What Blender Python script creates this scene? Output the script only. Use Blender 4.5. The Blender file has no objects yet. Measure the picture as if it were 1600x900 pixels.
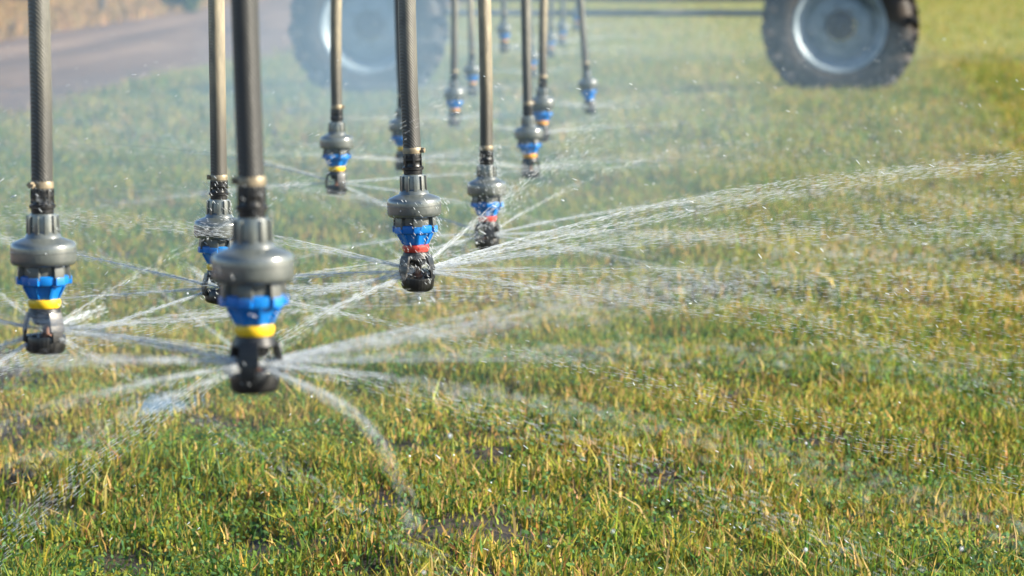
import bpy, bmesh, math, random
import numpy as np
from mathutils import Vector, Matrix

R = math.radians
random.seed(7)
rng = np.random.default_rng(11)
scene = bpy.context.scene
col = scene.collection

# ------------------------------------------------------------------ camera
H = 0.947
FPX = 5100.0
PITCH = math.atan(510 / FPX)
cp, sp_ = math.cos(PITCH), math.sin(PITCH)
cam_d = bpy.data.cameras.new("camera")
cam = bpy.data.objects.new("camera", cam_d)
col.objects.link(cam)
cam.location = (0, 0, H)
cam.rotation_euler = (math.pi / 2 - PITCH, 0, 0)
cam_d.sensor_width = 36
cam_d.lens = FPX / 1600 * 36
cam_d.clip_start = 0.1
cam_d.clip_end = 3000
cam_d.dof.use_dof = True
cam_d.dof.focus_distance = 4.62
cam_d.dof.aperture_fstop = 8.6
scene.camera = cam


def ray(u, v):
    dx, dy = (u - 800) / FPX, (450 - v) / FPX
    return dx, cp + dy * sp_, -sp_ + dy * cp


def at(u, v, depth):
    x, y, z = ray(u, v)
    return Vector((x * depth, y * depth, H + z * depth))


def on_ground(u, v):
    x, y, z = ray(u, v)
    t = -H / z
    return Vector((x * t, y * t, 0))


# ------------------------------------------------------------------ helpers
def tag(o, label=None, cat=None, group=None, kind=None):
    if label: o["label"] = label
    if cat: o["category"] = cat
    if group: o["group"] = group
    if kind: o["kind"] = kind
    return o


def empty(name, loc=(0, 0, 0), rot=(0, 0, 0)):
    o = bpy.data.objects.new(name, None)
    o.empty_display_size = 0.05
    col.objects.link(o)
    o.location = loc
    o.rotation_euler = rot
    return o


def obj(name, bm, mat, parent=None, smooth=True, angle=35):
    me = bpy.data.meshes.new(name)
    bmesh.ops.recalc_face_normals(bm, faces=bm.faces)
    bm.to_mesh(me)
    bm.free()
    me.materials.append(mat)
    if smooth:
        me.polygons.foreach_set("use_smooth", [True] * len(me.polygons))
        me.set_sharp_from_angle(angle=R(angle))
    o = bpy.data.objects.new(name, me)
    col.objects.link(o)
    if parent: o.parent = parent
    return o


def np_mesh(name, co, loops, sizes, mat, smooth=False, colors=None):
    me = bpy.data.meshes.new(name)
    nv, nl, nf = len(co), len(loops), len(sizes)
    me.vertices.add(nv)
    me.vertices.foreach_set("co", np.ascontiguousarray(co, dtype=np.float32).ravel())
    me.loops.add(nl)
    me.loops.foreach_set("vertex_index", np.ascontiguousarray(loops, dtype=np.int32))
    me.polygons.add(nf)
    st = np.zeros(nf, dtype=np.int32)
    st[1:] = np.cumsum(sizes)[:-1]
    me.polygons.foreach_set("loop_start", st)
    if smooth:
        me.polygons.foreach_set("use_smooth", np.ones(nf, dtype=bool))
    if colors is not None:
        a = me.attributes.new("tint", "FLOAT_COLOR", "POINT")
        c4 = np.ones((nv, 4), dtype=np.float32)
        c4[:, :3] = colors
        a.data.foreach_set("color", c4.ravel())
    me.update(calc_edges=True)
    me.materials.append(mat)
    o = bpy.data.objects.new(name, me)
    col.objects.link(o)
    return o


def lathe(bm, prof, seg=40, axis="z", center=(0, 0, 0), rfun=None, caps=True):
    rings = []
    for r, z in prof:
        ring = []
        for i in range(seg):
            a = 2 * math.pi * i / seg
            rr = r if rfun is None else rfun(r, z, a)
            p = (rr * math.cos(a), rr * math.sin(a), z)
            if axis == "y": p = (p[0], p[2], p[1])
            ring.append(bm.verts.new((p[0] + center[0], p[1] + center[1], p[2] + center[2])))
        rings.append(ring)
    for a, b in zip(rings, rings[1:]):
        for i in range(seg):
            j = (i + 1) % seg
            bm.faces.new((a[i], a[j], b[j], b[i]))
    for ring, r in ((rings[0], prof[0][0]), (rings[-1], prof[-1][0])):
        if caps and r > 1e-6:
            bm.faces.new(ring)
    return rings


def box(bm, size, mat4=None, bevel=0.0):
    sx, sy, sz = size[0] / 2, size[1] / 2, size[2] / 2
    r = bmesh.ops.create_cube(bm, size=1.0)
    vs = r["verts"]
    bmesh.ops.scale(bm, vec=size, verts=vs)
    if bevel:
        es = list({e for v in vs for e in v.link_edges})
        rb = bmesh.ops.bevel(bm, geom=es, offset=bevel, segments=2, affect="EDGES", profile=0.7)
        vs = list({v for f in rb["faces"] for v in f.verts} | {v for v in vs if v.is_valid})
    if mat4 is not None:
        bmesh.ops.transform(bm, matrix=mat4, verts=vs)
    return vs


def tube(bm, pts, radii, seg=14, caps=True):
    pts = [Vector(p) for p in pts]
    if not hasattr(radii, "__len__"): radii = [radii] * len(pts)
    rings = []
    n = Vector((1, 0, 0))
    for i, p in enumerate(pts):
        t = (pts[min(i + 1, len(pts) - 1)] - pts[max(i - 1, 0)]).normalized()
        n = (n - t * n.dot(t))
        if n.length < 1e-4: n = t.orthogonal()
        n.normalize()
        b = t.cross(n)
        rings.append([bm.verts.new(p + (n * math.cos(2 * math.pi * k / seg) + b * math.sin(2 * math.pi * k / seg)) * radii[i]) for k in range(seg)])
    for a, b in zip(rings, rings[1:]):
        for i in range(seg):
            j = (i + 1) % seg
            bm.faces.new((a[i], a[j], b[j], b[i]))
    if caps:
        bm.faces.new(rings[0]); bm.faces.new(rings[-1])
    return rings


# value noise in numpy
_perm = rng.random((256, 256))


def vnoise(x, y, s, o=0.0):
    x = np.asarray(x, dtype=float) / s + 37.3 + o
    y = np.asarray(y, dtype=float) / s + 91.7 + o * 1.7
    xi, yi = np.floor(x).astype(int), np.floor(y).astype(int)
    fx, fy = x - xi, y - yi
    fx, fy = fx * fx * (3 - 2 * fx), fy * fy * (3 - 2 * fy)
    g = lambda a, b: _perm[a & 255, b & 255]
    return (g(xi, yi) * (1 - fx) + g(xi + 1, yi) * fx) * (1 - fy) + (g(xi, yi + 1) * (1 - fx) + g(xi + 1, yi + 1) * fx) * fy


# ------------------------------------------------------------------ materials
def new_mat(name):
    m = bpy.data.materials.new(name)
    m.use_nodes = True
    nt = m.node_tree
    bs = nt.nodes["Principled BSDF"]
    return m, nt, bs


def nd(nt, typ, **kw):
    n = nt.nodes.new(typ)
    for k, v in kw.items(): setattr(n, k, v)
    return n


def ramp(nt, stops):
    r = nd(nt, "ShaderNodeValToRGB")
    e = r.color_ramp.elements
    while len(e) < len(stops): e.new(0.5)
    for el, (p, c) in zip(e, stops):
        el.position = p
        el.color = (*c, 1)
    return r


def noise_mat(name, c1, c2, scale=30, rough=(0.4, 0.6), coat=0.0, coat_rough=0.1, coat_ior=1.5, metal=0.0, bump=0.0, bump_scale=None, spec=0.5, detail=5, stretch=None, mid=(0.35, 0.65)):
    m, nt, bs = new_mat(name)
    tc = nd(nt, "ShaderNodeTexCoord")
    src = tc.outputs["Object"]
    if stretch:
        mp = nd(nt, "ShaderNodeMapping")
        mp.inputs["Scale"].default_value = stretch
        nt.links.new(src, mp.inputs[0])
        src = mp.outputs[0]
    n = nd(nt, "ShaderNodeTexNoise")
    n.inputs["Scale"].default_value = scale
    n.inputs["Detail"].default_value = detail
    nt.links.new(src, n.inputs["Vector"])
    r = ramp(nt, [(mid[0], c1), (mid[1], c2)])
    nt.links.new(n.outputs["Fac"], r.inputs[0])
    nt.links.new(r.outputs[0], bs.inputs["Base Color"])
    mr = nd(nt, "ShaderNodeMapRange")
    mr.inputs["To Min"].default_value, mr.inputs["To Max"].default_value = rough
    nt.links.new(n.outputs["Fac"], mr.inputs["Value"])
    nt.links.new(mr.outputs[0], bs.inputs["Roughness"])
    bs.inputs["Coat Weight"].default_value = coat
    bs.inputs["Coat Roughness"].default_value = coat_rough
    bs.inputs["Coat IOR"].default_value = coat_ior
    bs.inputs["Metallic"].default_value = metal
    bs.inputs["Specular IOR Level"].default_value = spec
    if bump:
        n2 = nd(nt, "ShaderNodeTexNoise")
        n2.inputs["Scale"].default_value = bump_scale or scale * 3
        n2.inputs["Detail"].default_value = 4
        nt.links.new(src, n2.inputs["Vector"])
        b = nd(nt, "ShaderNodeBump")
        b.inputs["Strength"].default_value = bump
        b.inputs["Distance"].default_value = 0.002
        nt.links.new(n2.outputs["Fac"], b.inputs["Height"])
        nt.links.new(b.outputs[0], bs.inputs["Normal"])
    return m


M = {}
M["reg"] = noise_mat("regulator_grey", (0.060, 0.072, 0.068), (0.105, 0.117, 0.104), 45, (0.38, 0.6), coat=0.9, coat_rough=0.2, coat_ior=2.0, bump=0.15, bump_scale=300)
M["grey"] = noise_mat("lower_grey", (0.05, 0.057, 0.053), (0.10, 0.104, 0.092), 60, (0.4, 0.6), coat=0.4, coat_rough=0.1)
M["blue"] = noise_mat("nozzle_blue", (0.002, 0.15, 0.50), (0.006, 0.21, 0.63), 60, (0.3, 0.45), coat=0.4, coat_rough=0.08)
M["yellow"] = noise_mat("nozzle_yellow", (0.78, 0.46, 0.012), (0.88, 0.58, 0.02), 60, (0.3, 0.45), coat=0.3)
M["orange"] = noise_mat("nozzle_orange", (0.68, 0.27, 0.02), (0.78, 0.36, 0.03), 60, (0.3, 0.45), coat=0.3)
M["red"] = noise_mat("nozzle_red", (0.42, 0.025, 0.02), (0.55, 0.05, 0.03), 60, (0.3, 0.45), coat=0.3)
M["black"] = noise_mat("wet_black_plastic", (0.004, 0.0045, 0.005), (0.012, 0.012, 0.012), 70, (0.35, 0.55), coat=0.15, coat_rough=0.1, bump=0.1, bump_scale=260)
M["plate"] = noise_mat("plate_black", (0.005, 0.0055, 0.006), (0.016, 0.0165, 0.016), 80, (0.3, 0.5), coat=0.3, coat_rough=0.08)
M["copper"] = noise_mat("hub_copper", (0.14, 0.065, 0.04), (0.22, 0.11, 0.07), 90, (0.3, 0.5))
M["brass"] = noise_mat("clamp_brass", (0.20, 0.16, 0.10), (0.32, 0.26, 0.17), 120, (0.4, 0.6), metal=0.3)
M["tyre"] = noise_mat("tyre_rubber", (0.008, 0.008, 0.009), (0.06, 0.042, 0.028), 7, (0.55, 0.75), coat=0.0, bump=0.3, bump_scale=60)
M["galv"] = noise_mat("galvanised_rim", (0.23, 0.29, 0.33), (0.36, 0.42, 0.46), 9, (0.4, 0.6), metal=0.2, bump=0.1)  # blue skylight of the shaded dish is put into this base colour
M["steel"] = noise_mat("galvanised_steel", (0.14, 0.15, 0.155), (0.24, 0.25, 0.25), 6, (0.45, 0.65), metal=0.4)
M["motor"] = noise_mat("gear_case", (0.03, 0.034, 0.038), (0.07, 0.07, 0.07), 12, (0.4, 0.6))
M["wood"] = noise_mat("weathered_wood", (0.05, 0.04, 0.032), (0.11, 0.09, 0.07), 6, (0.8, 0.95), stretch=(6, 6, 0.7))


def hose_material(name, dep):
    m, nt, bs = new_mat(name)
    tc = nd(nt, "ShaderNodeTexCoord")
    mp = nd(nt, "ShaderNodeMapping")
    mp.inputs["Scale"].default_value = (1, 1, 0.3)
    nt.links.new(tc.outputs["Object"], mp.inputs[0])
    n = nd(nt, "ShaderNodeTexNoise")
    n.inputs["Scale"].default_value = 130
    n.inputs["Detail"].default_value = 6
    nt.links.new(mp.outputs[0], n.inputs["Vector"])
    big = nd(nt, "ShaderNodeTexNoise")
    big.inputs["Scale"].default_value = 7
    nt.links.new(tc.outputs["Object"], big.inputs["Vector"])
    ad = nd(nt, "ShaderNodeMath", operation="MULTIPLY_ADD")
    nt.links.new(big.outputs["Fac"], ad.inputs[0])
    ad.inputs[1].default_value = 0.8
    nt.links.new(n.outputs["Fac"], ad.inputs[2])
    lo = tuple(0.35 * q for q in dep)
    r = ramp(nt, [(0.45, lo), (0.9, dep), (1.0, (dep[0] * 1.2, dep[1] * 1.18, dep[2] * 1.12))])
    nt.links.new(ad.outputs[0], r.inputs[0])
    sz = nd(nt, "ShaderNodeSeparateXYZ"); nt.links.new(tc.outputs["Object"], sz.inputs[0])
    zn = nd(nt, "ShaderNodeMath", operation="MULTIPLY_ADD")
    nt.links.new(big.outputs["Fac"], zn.inputs[0]); zn.inputs[1].default_value = 0.12; nt.links.new(sz.outputs["Z"], zn.inputs[2])
    wet = nd(nt, "ShaderNodeMapRange", interpolation_type="SMOOTHSTEP")
    wet.inputs["From Min"].default_value, wet.inputs["From Max"].default_value = 0.27, 0.52
    nt.links.new(zn.outputs[0], wet.inputs["Value"])
    mxw = nd(nt, "ShaderNodeMix", data_type="RGBA")
    mxw.inputs["A"].default_value = (0.03 + dep[0] * 0.14, 0.03 + dep[1] * 0.14, 0.028 + dep[2] * 0.14, 1)
    nt.links.new(wet.outputs[0], mxw.inputs["Factor"]); nt.links.new(r.outputs[0], mxw.inputs["B"])
    nt.links.new(mxw.outputs["Result"], bs.inputs["Base Color"])
    bs.inputs["Roughness"].default_value = 0.5
    bs.inputs["Specular IOR Level"].default_value = 0.5
    bs.inputs["Coat Weight"].default_value = 0.12
    bs.inputs["Coat Roughness"].default_value = 0.28
    # helical fabric-wrap ridges
    w = nd(nt, "ShaderNodeTexWave", wave_type="BANDS", bands_direction="DIAGONAL")
    w.inputs["Scale"].default_value = 130
    w.inputs["Distortion"].default_value = 1.5
    nt.links.new(tc.outputs["Object"], w.inputs["Vector"])
    mx = nd(nt, "ShaderNodeMath", operation="MULTIPLY_ADD")
    nt.links.new(w.outputs["Fac"], mx.inputs[0]); mx.inputs[1].default_value = 0.5
    nt.links.new(n.outputs["Fac"], mx.inputs[2])
    b = nd(nt, "ShaderNodeBump")
    b.inputs["Strength"].default_value = 0.6
    b.inputs["Distance"].default_value = 0.0012
    nt.links.new(mx.outputs[0], b.inputs["Height"])
    nt.links.new(b.outputs[0], bs.inputs["Normal"])
    return m


M["hose_dark"] = hose_material("hose_dark", (0.04, 0.04, 0.037))
M["hose_mid"] = hose_material("hose_mid", (0.15, 0.145, 0.12))
M["hose_tan"] = hose_material("hose_tan", (0.30, 0.255, 0.175))


def leaf_material(name, rough=0.55, trans=0.35, spec=0.12):
    m = bpy.data.materials.new(name)
    m.use_nodes = True
    nt = m.node_tree
    bs = nt.nodes["Principled BSDF"]
    out = nt.nodes["Material Output"]
    a = nd(nt, "ShaderNodeAttribute", attribute_name="tint")
    nt.links.new(a.outputs["Color"], bs.inputs["Base Color"])
    bs.inputs["Roughness"].default_value = rough
    bs.inputs["Specular IOR Level"].default_value = spec
    tr = nd(nt, "ShaderNodeBsdfTranslucent")
    nt.links.new(a.outputs["Color"], tr.inputs["Color"])
    mx = nd(nt, "ShaderNodeMixShader")
    mx.inputs[0].default_value = trans
    nt.links.new(bs.outputs[0], mx.inputs[1])
    nt.links.new(tr.outputs[0], mx.inputs[2])
    nt.links.new(mx.outputs[0], out.inputs["Surface"])
    return m


M["grass"] = leaf_material("grass_blades")


def water_drop_material(name, alpha):
    m = bpy.data.materials.new(name)
    m.use_nodes = True
    nt = m.node_tree
    bs = nt.nodes["Principled BSDF"]
    out = nt.nodes["Material Output"]
    bs.inputs["Base Color"].default_value = (0.86, 0.9, 0.92, 1)
    bs.inputs["Roughness"].default_value = 0.18
    bs.inputs["Specular IOR Level"].default_value = 0.8
    trl = nd(nt, "ShaderNodeBsdfTranslucent")
    trl.inputs["Color"].default_value = (0.86, 0.9, 0.92, 1)
    mx0 = nd(nt, "ShaderNodeMixShader"); mx0.inputs[0].default_value = 0.45
    nt.links.new(bs.outputs[0], mx0.inputs[1]); nt.links.new(trl.outputs[0], mx0.inputs[2])
    tp = nd(nt, "ShaderNodeBsdfTransparent")
    mx = nd(nt, "ShaderNodeMixShader"); mx.inputs[0].default_value = alpha
    nt.links.new(tp.outputs[0], mx.inputs[1]); nt.links.new(mx0.outputs[0], mx.inputs[2])
    nt.links.new(mx.outputs[0], out.inputs["Surface"])
    return m


M["jet"] = water_drop_material("aerated_water", 0.24)
M["streak"] = water_drop_material("flying_streaks", 0.5)
M["drop"] = water_drop_material("water_drops", 0.9)

# ------------------------------------------------------------------ ground
PUDDLES = [  # u, v, half-width px, depth half-length m
    (250, 632, 60, 0.22), (70, 802, 120, 0.14), (25, 765, 50, 0.10), (1145, 650, 50, 0.12), (445, 770, 60, 0.07), (330, 700, 50, 0.06)]
pud = []
for u, v, hw, hl in PUDDLES:
    g = on_ground(u, v)
    pud.append((g.x, g.y, hw * g.y / FPX, hl))


def pud_field(x, y):
    f = np.zeros(np.shape(x))
    for px, py, rx, ry in pud:
        q = ((x - px) / rx) ** 2 + ((y - py) / ry) ** 2
        f = np.maximum(f, np.exp(-q * 0.9))
    return f


def ground_h(x, y):
    x = np.asarray(x, dtype=float); y = np.asarray(y, dtype=float)
    far = np.clip((30 - y) / 10, 0, 1) * np.clip((8 - np.abs(x)) / 3, 0, 1) * np.clip(y / 2, 0, 1)
    h = (vnoise(x, y, 0.42) - 0.5) * 0.075 + (vnoise(x, y, 0.17, 5) - 0.5) * 0.022 + (vnoise(x, y, 0.06, 15) - 0.5) * 0.012
    h = h * (1 - pud_field(x, y) * 0.8)
    return (h - pud_field(x, y) * 0.022) * far


def field_edge(y):
    return -3.0 + 0.035 * np.clip(np.asarray(y, dtype=float) - 19, 0, 60) + 0.25 * (vnoise(0 * np.asarray(y, dtype=float), y, 1.3, 9) - 0.5)


xs = np.concatenate([[-900, -400, -200, -100, -60, -40, -25, -15, -11], np.concatenate([np.arange(-8, -1.6, 0.08), np.arange(-1.6, 1.6, 0.02), np.arange(1.6, 8.01, 0.08)]), [11, 15, 25, 40, 60, 100, 200, 400, 900]])
ys = np.concatenate([[-300, -100, -30, -10, -3, 0, 2], np.arange(3, 4.6, 0.06), np.arange(4.6, 9, 0.02), np.arange(9, 14, 0.06), np.arange(14, 31, 0.16), [33, 36, 40, 45, 50, 60, 75, 100, 150, 250, 500, 1000, 2000]])
gx, gy = np.meshgrid(xs, ys)
gco = np.stack([gx, gy, ground_h(gx, gy)], -1).reshape(-1, 3)
nx, ny = len(xs), len(ys)
ii = (np.arange(ny - 1)[:, None] * nx + np.arange(nx - 1)[None, :]).ravel()
gl = np.stack([ii, ii + 1, ii + 1 + nx, ii + nx], -1).ravel()

m, nt, bs = new_mat("field_ground")
M["ground"] = m
geo = nd(nt, "ShaderNodeNewGeometry")
sep = nd(nt, "ShaderNodeSeparateXYZ")
nt.links.new(geo.outputs["Position"], sep.inputs[0])


def gnoise(scale, detail=6, rough=0.6):
    n = nd(nt, "ShaderNodeTexNoise")
    n.inputs["Scale"].default_value = scale
    n.inputs["Detail"].default_value = detail
    n.inputs["Roughness"].default_value = rough
    nt.links.new(geo.outputs["Position"], n.inputs["Vector"])
    return n


n1 = gnoise(22, 9, 0.7); n2 = gnoise(1.1); n3 = gnoise(0.35, 8, 0.7)
soil = ramp(nt, [(0.3, (0.022, 0.017, 0.012)), (0.55, (0.05, 0.037, 0.025)), (0.75, (0.10, 0.075, 0.048))])
nt.links.new(n1.outputs["Fac"], soil.inputs[0])
turf = ramp(nt, [(0.3, (0.13, 0.17, 0.03)), (0.5, (0.25, 0.25, 0.045)), (0.68, (0.36, 0.30, 0.075))])
nt.links.new(n2.outputs["Fac"], turf.inputs[0])
track = ramp(nt, [(0.32, (0.11, 0.056, 0.028)), (0.5, (0.21, 0.118, 0.065)), (0.68, (0.32, 0.195, 0.115))])
mpx = nd(nt, "ShaderNodeMapping"); mpx.inputs["Scale"].default_value = (1.6, 0.12, 1)
nt.links.new(geo.outputs["Position"], mpx.inputs[0])
nb = nd(nt, "ShaderNodeTexNoise"); nb.inputs["Scale"].default_value = 1.0; nb.inputs["Detail"].default_value = 6
nt.links.new(mpx.outputs[0], nb.inputs["Vector"])
nt.links.new(nb.outputs["Fac"], track.inputs[0])
straw = ramp(nt, [(0.3, (0.17, 0.115, 0.055)), (0.7, (0.30, 0.215, 0.11))])
nt.links.new(n2.outputs["Fac"], straw.inputs[0])


def sstep(sock, lo, hi):
    mr = nd(nt, "ShaderNodeMapRange", interpolation_type="SMOOTHSTEP")
    mr.inputs["From Min"].default_value, mr.inputs["From Max"].default_value = lo, hi
    nt.links.new(sock, mr.inputs["Value"])
    return mr.outputs[0]


def mixc(f, a, b):
    mx = nd(nt, "ShaderNodeMix", data_type="RGBA")
    nt.links.new(f, mx.inputs["Factor"])
    nt.links.new(a, mx.inputs["A"]); nt.links.new(b, mx.inputs["B"])
    return mx.outputs["Result"]


# wobbling x coordinate for the edges of the track
wob = nd(nt, "ShaderNodeMath", operation="MULTIPLY_ADD")
nt.links.new(n2.outputs["Fac"], wob.inputs[0]); wob.inputs[1].default_value = 1.1
nt.links.new(sep.outputs["X"], wob.inputs[2])
far_t = sstep(sep.outputs["Y"], 22, 38)
c = mixc(far_t, soil.outputs[0], turf.outputs[0])
y0 = nd(nt, "ShaderNodeMath", operation="SUBTRACT"); nt.links.new(sep.outputs["Y"], y0.inputs[0]); y0.inputs[1].default_value = 19
y1 = nd(nt, "ShaderNodeClamp"); nt.links.new(y0.outputs[0], y1.inputs["Value"]); y1.inputs["Max"].default_value = 60
y2 = nd(nt, "ShaderNodeMath", operation="MULTIPLY_ADD"); nt.links.new(y1.outputs[0], y2.inputs[0]); y2.inputs[1].default_value = -0.035
nt.links.new(wob.outputs[0], y2.inputs[2])
edge = sstep(y2.outputs[0], -2.0, -2.6)
# wet bare margin of the field, then the pale dirt track, then straw verge
c = mixc(edge, c, track.outputs[0])
verge = sstep(wob.outputs[0], -5.6, -6.0)
c = mixc(verge, c, straw.outputs[0])
nt.links.new(c, bs.inputs["Base Color"])
rr = nd(nt, "ShaderNodeMapRange"); rr.inputs["To Min"].default_value = 0.45; rr.inputs["To Max"].default_value = 0.95
nt.links.new(n1.outputs["Fac"], rr.inputs["Value"]); nt.links.new(rr.outputs[0], bs.inputs["Roughness"])
bp = nd(nt, "ShaderNodeBump"); bp.inputs["Strength"].default_value = 1.0; bp.inputs["Distance"].default_value = 0.035
nt.links.new(n1.outputs["Fac"], bp.inputs["Height"]); nt.links.new(bp.outputs[0], bs.inputs["Normal"])
ground = np_mesh("field_ground", gco, gl, np.full(len(ii), 4), M["ground"], smooth=True)
tag(ground, "irrigated field soil with a pale dirt track along its edge", "ground", kind="structure")

# puddles (flat water lying in the hollows)
m, nt, bs = new_mat("puddle_water")
bs.inputs["Base Color"].default_value = (0.03, 0.035, 0.035, 1)
bs.inputs["Roughness"].default_value = 0.05
bs.inputs["Specular IOR Level"].default_value = 0.7
nz = nd(nt, "ShaderNodeTexNoise"); nz.inputs["Scale"].default_value = 40
tcn = nd(nt, "ShaderNodeTexCoord"); nt.links.new(tcn.outputs["Object"], nz.inputs["Vector"])
b = nd(nt, "ShaderNodeBump"); b.inputs["Strength"].default_value = 0.25; b.inputs["Distance"].default_value = 0.003
nt.links.new(nz.outputs["Fac"], b.inputs["Height"]); nt.links.new(b.outputs[0], bs.inputs["Normal"])
for i, (px, py, rx, ry) in enumerate(pud):
    bm = bmesh.new()
    vs = [bm.verts.new((math.cos(a) * rx * 1.25 * (1 + 0.18 * math.sin(3 * a + i)), math.sin(a) * ry * 1.25 * (1 + 0.15 * math.sin(2 * a + 2 * i)), 0)) for a in np.linspace(0, 2 * math.pi, 40, endpoint=False)]
    bm.faces.new(vs)
    o = obj("puddle_water", bm, m)
    o.location = (px, py, -0.005)
    tag(o, "shallow puddle of standing water among the grass, reflecting blue sky", "water", "puddles between the grass tufts", "structure")

# ------------------------------------------------------------------ grass
PAL = np.array([[0.10, 0.180, 0.026], [0.085, 0.175, 0.058], [0.235, 0.265, 0.04], [0.36, 0.31, 0.045], [0.56, 0.41, 0.14], [0.34, 0.21, 0.075]])


def scatter(n, y0, y1, xm=0.55, slope=0.162):
    """uniform over the trapezoid the camera could see between y0 and y1"""
    y = rng.random(n * 2) * (y1 - y0) + y0
    w = slope * y + xm
    keep = rng.random(n * 2) < w / (slope * y1 + xm)
    y = y[keep][:n]
    w = slope * y + xm
    x = (rng.random(len(y)) * 2 - 1) * w
    return x, y


def blades(x, y, h, w, lean, colors, curve=0.35):
    n = len(x)
    yaw = rng.random(n) * 2 * math.pi
    z = ground_h(x, y) - 0.004
    base = np.stack([x, y, z], -1)
    side = np.stack([np.cos(yaw), np.sin(yaw), np.zeros(n)], -1)
    la = rng.random(n) * 2 * math.pi
    ld = np.stack([np.cos(la), np.sin(la), np.zeros(n)], -1)
    up = np.array([0, 0, 1.0])
    L = lean[:, None] * h[:, None]
    mid = base + up * (h * 0.55)[:, None] + ld * L * 0.3
    tip = base + up * h[:, None] + ld * L * (1 + curve)
    hw = (w / 2)[:, None]
    co = np.empty((n, 5, 3))
    co[:, 0] = base - side * hw * 0.8
    co[:, 1] = base + side * hw * 0.8
    co[:, 2] = mid + side * hw
    co[:, 3] = mid - side * hw
    co[:, 4] = tip
    o = np.arange(n)[:, None] * 5
    loops = np.concatenate([o + 0, o + 1, o + 2, o + 3, o + 3, o + 2, o + 4], 1).ravel()
    sizes = np.tile([4, 3], n)
    return co.reshape(-1, 3), loops, sizes, np.repeat(colors, 5, 0)


def leaflets(x, y, z, s, colors):
    n = len(x)
    nrm = rng.normal(size=(n, 3)); nrm[:, 2] = np.abs(nrm[:, 2]) + 0.5; nrm[:, 1] -= 0.35
    nrm /= np.linalg.norm(nrm, axis=1)[:, None]
    a = np.cross(nrm, rng.normal(size=(n, 3))); a /= np.linalg.norm(a, axis=1)[:, None]
    b_ = np.cross(nrm, a)
    c0 = np.stack([x, y, z], -1)
    s = s[:, None]
    co = np.empty((n, 6, 3))
    for k, (p, q) in enumerate([(-1, 0), (-0.35, 0.55), (0.5, 0.5), (1, 0), (0.5, -0.5), (-0.35, -0.55)]):
        co[:, k] = c0 + a * s * p + b_ * s * q
    co[:, 0] -= nrm * s * 0.25; co[:, 3] -= nrm * s * 0.2
    o = np.arange(n)[:, None] * 6
    loops = (o + np.arange(6)[None, :]).ravel()
    return co.reshape(-1, 3), loops, np.full(n, 6), np.repeat(colors, 6, 0)


def patch(x, y):
    """0 = straw stubble, 1 = leafy green"""
    return np.clip((vnoise(x, y, 0.42, 3) * 0.55 + vnoise(x, y, 0.13, 8) * 0.25 + vnoise(x, y, 2.3, 12) * 0.3) * 1.9 - 0.50, 0, 1)


def blade_colors(x, y, g):
    n = len(x)
    pr = np.stack([0.10 + 0.22 * g, 0.04 + 0.22 * g, 0.27 + 0.08 * g, 0.32 - 0.14 * g, 0.30 - 0.22 * g, 0.12 - 0.09 * g], -1)
    pr = np.clip(pr, 0.005, 1); pr /= pr.sum(1)[:, None]
    k = (rng.random(n)[:, None] > np.cumsum(pr, 1)).sum(1).clip(0, 5)
    c_ = PAL[k] * (0.75 + 0.5 * rng.random((n, 1)))
    return c_ * (1 + 0.12 * rng.normal(size=(n, 3))).clip(0.7, 1.3)


parts_g = []


def add_grass(n, y0, y1, sc, leafn, dens_gap=0.30):
    x, y = scatter(n, y0, y1)
    cl = vnoise(x, y, 0.10, 21) * 0.6 + vnoise(x, y, 0.28, 31) * 0.4
    keep = ((cl > dens_gap + 0.12 * rng.random(len(x))) | (rng.random(len(x)) < 0.30)) & (pud_field(x, y) * (0.6 + 0.8 * vnoise(x, y, 0.07, 51)) < 0.42 + 0.45 * rng.random(len(x))) & (x > field_edge(y) - 0.2 + 0.9 * rng.random(len(x)) ** 1.5)
    x, y, cl = x[keep], y[keep], cl[keep]
    g = patch(x, y) * (1 - 0.45 * np.clip((y - 8) / 10, 0, 1))
    nn = len(x)
    h = (0.016 + 0.030 * rng.random(nn) ** 1.3) * (0.3 + 1.45 * cl ** 1.4) * sc * (1 + 0.25 * g)
    h[rng.random(nn) < 0.03] *= 1.6
    w = (0.0024 + 0.0026 * rng.random(nn)) * sc
    lean = np.abs(rng.normal(0, 0.42, nn))
    parts_g.append(blades(x, y, h, w, lean, blade_colors(x, y, g)))
    if leafn:
        x, y = scatter(leafn, y0, y1)
        g = patch(x, y)
        cl = vnoise(x, y, 0.10, 21) * 0.6 + vnoise(x, y, 0.28, 31) * 0.4
        keep = (rng.random(len(x)) < 0.12 + g) & (cl > dens_gap) & (pud_field(x, y) < 0.4) & (x > field_edge(y))
        x, y, g = x[keep], y[keep], g[keep]
        nn = len(x)
        z = ground_h(x, y) + (0.008 + 0.036 * rng.random(nn)) * sc
        c_ = np.where(rng.random((nn, 1)) < 0.6, PAL[1], np.where(rng.random((nn, 1)) < 0.6, PAL[0] * 1.2, PAL[2])) * (0.7 + 0.6 * rng.random((nn, 1)))
        parts_g.append(leaflets(x, y, z, (0.003 + 0.0028 * rng.random(nn)) * sc, c_))


add_grass(230000, 4.2, 9.0, 1.0, 90000, 0.22)
add_grass(230000, 9.0, 16.0, 1.25, 90000, 0.2)
add_grass(210000, 16.0, 30.0, 1.8, 70000, 0.2)
add_grass(80000, 30.0, 95.0, 2.2, 0, 0.2)


def join(parts):
    co, lo, si, co_c = [], [], [], []
    off = 0
    for c0, l0, s0, k0 in parts:
        co.append(c0); lo.append(l0 + off); si.append(s0); co_c.append(k0)
        off += len(c0)
    return np.concatenate(co), np.concatenate(lo), np.concatenate(si), np.concatenate(co_c)


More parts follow.
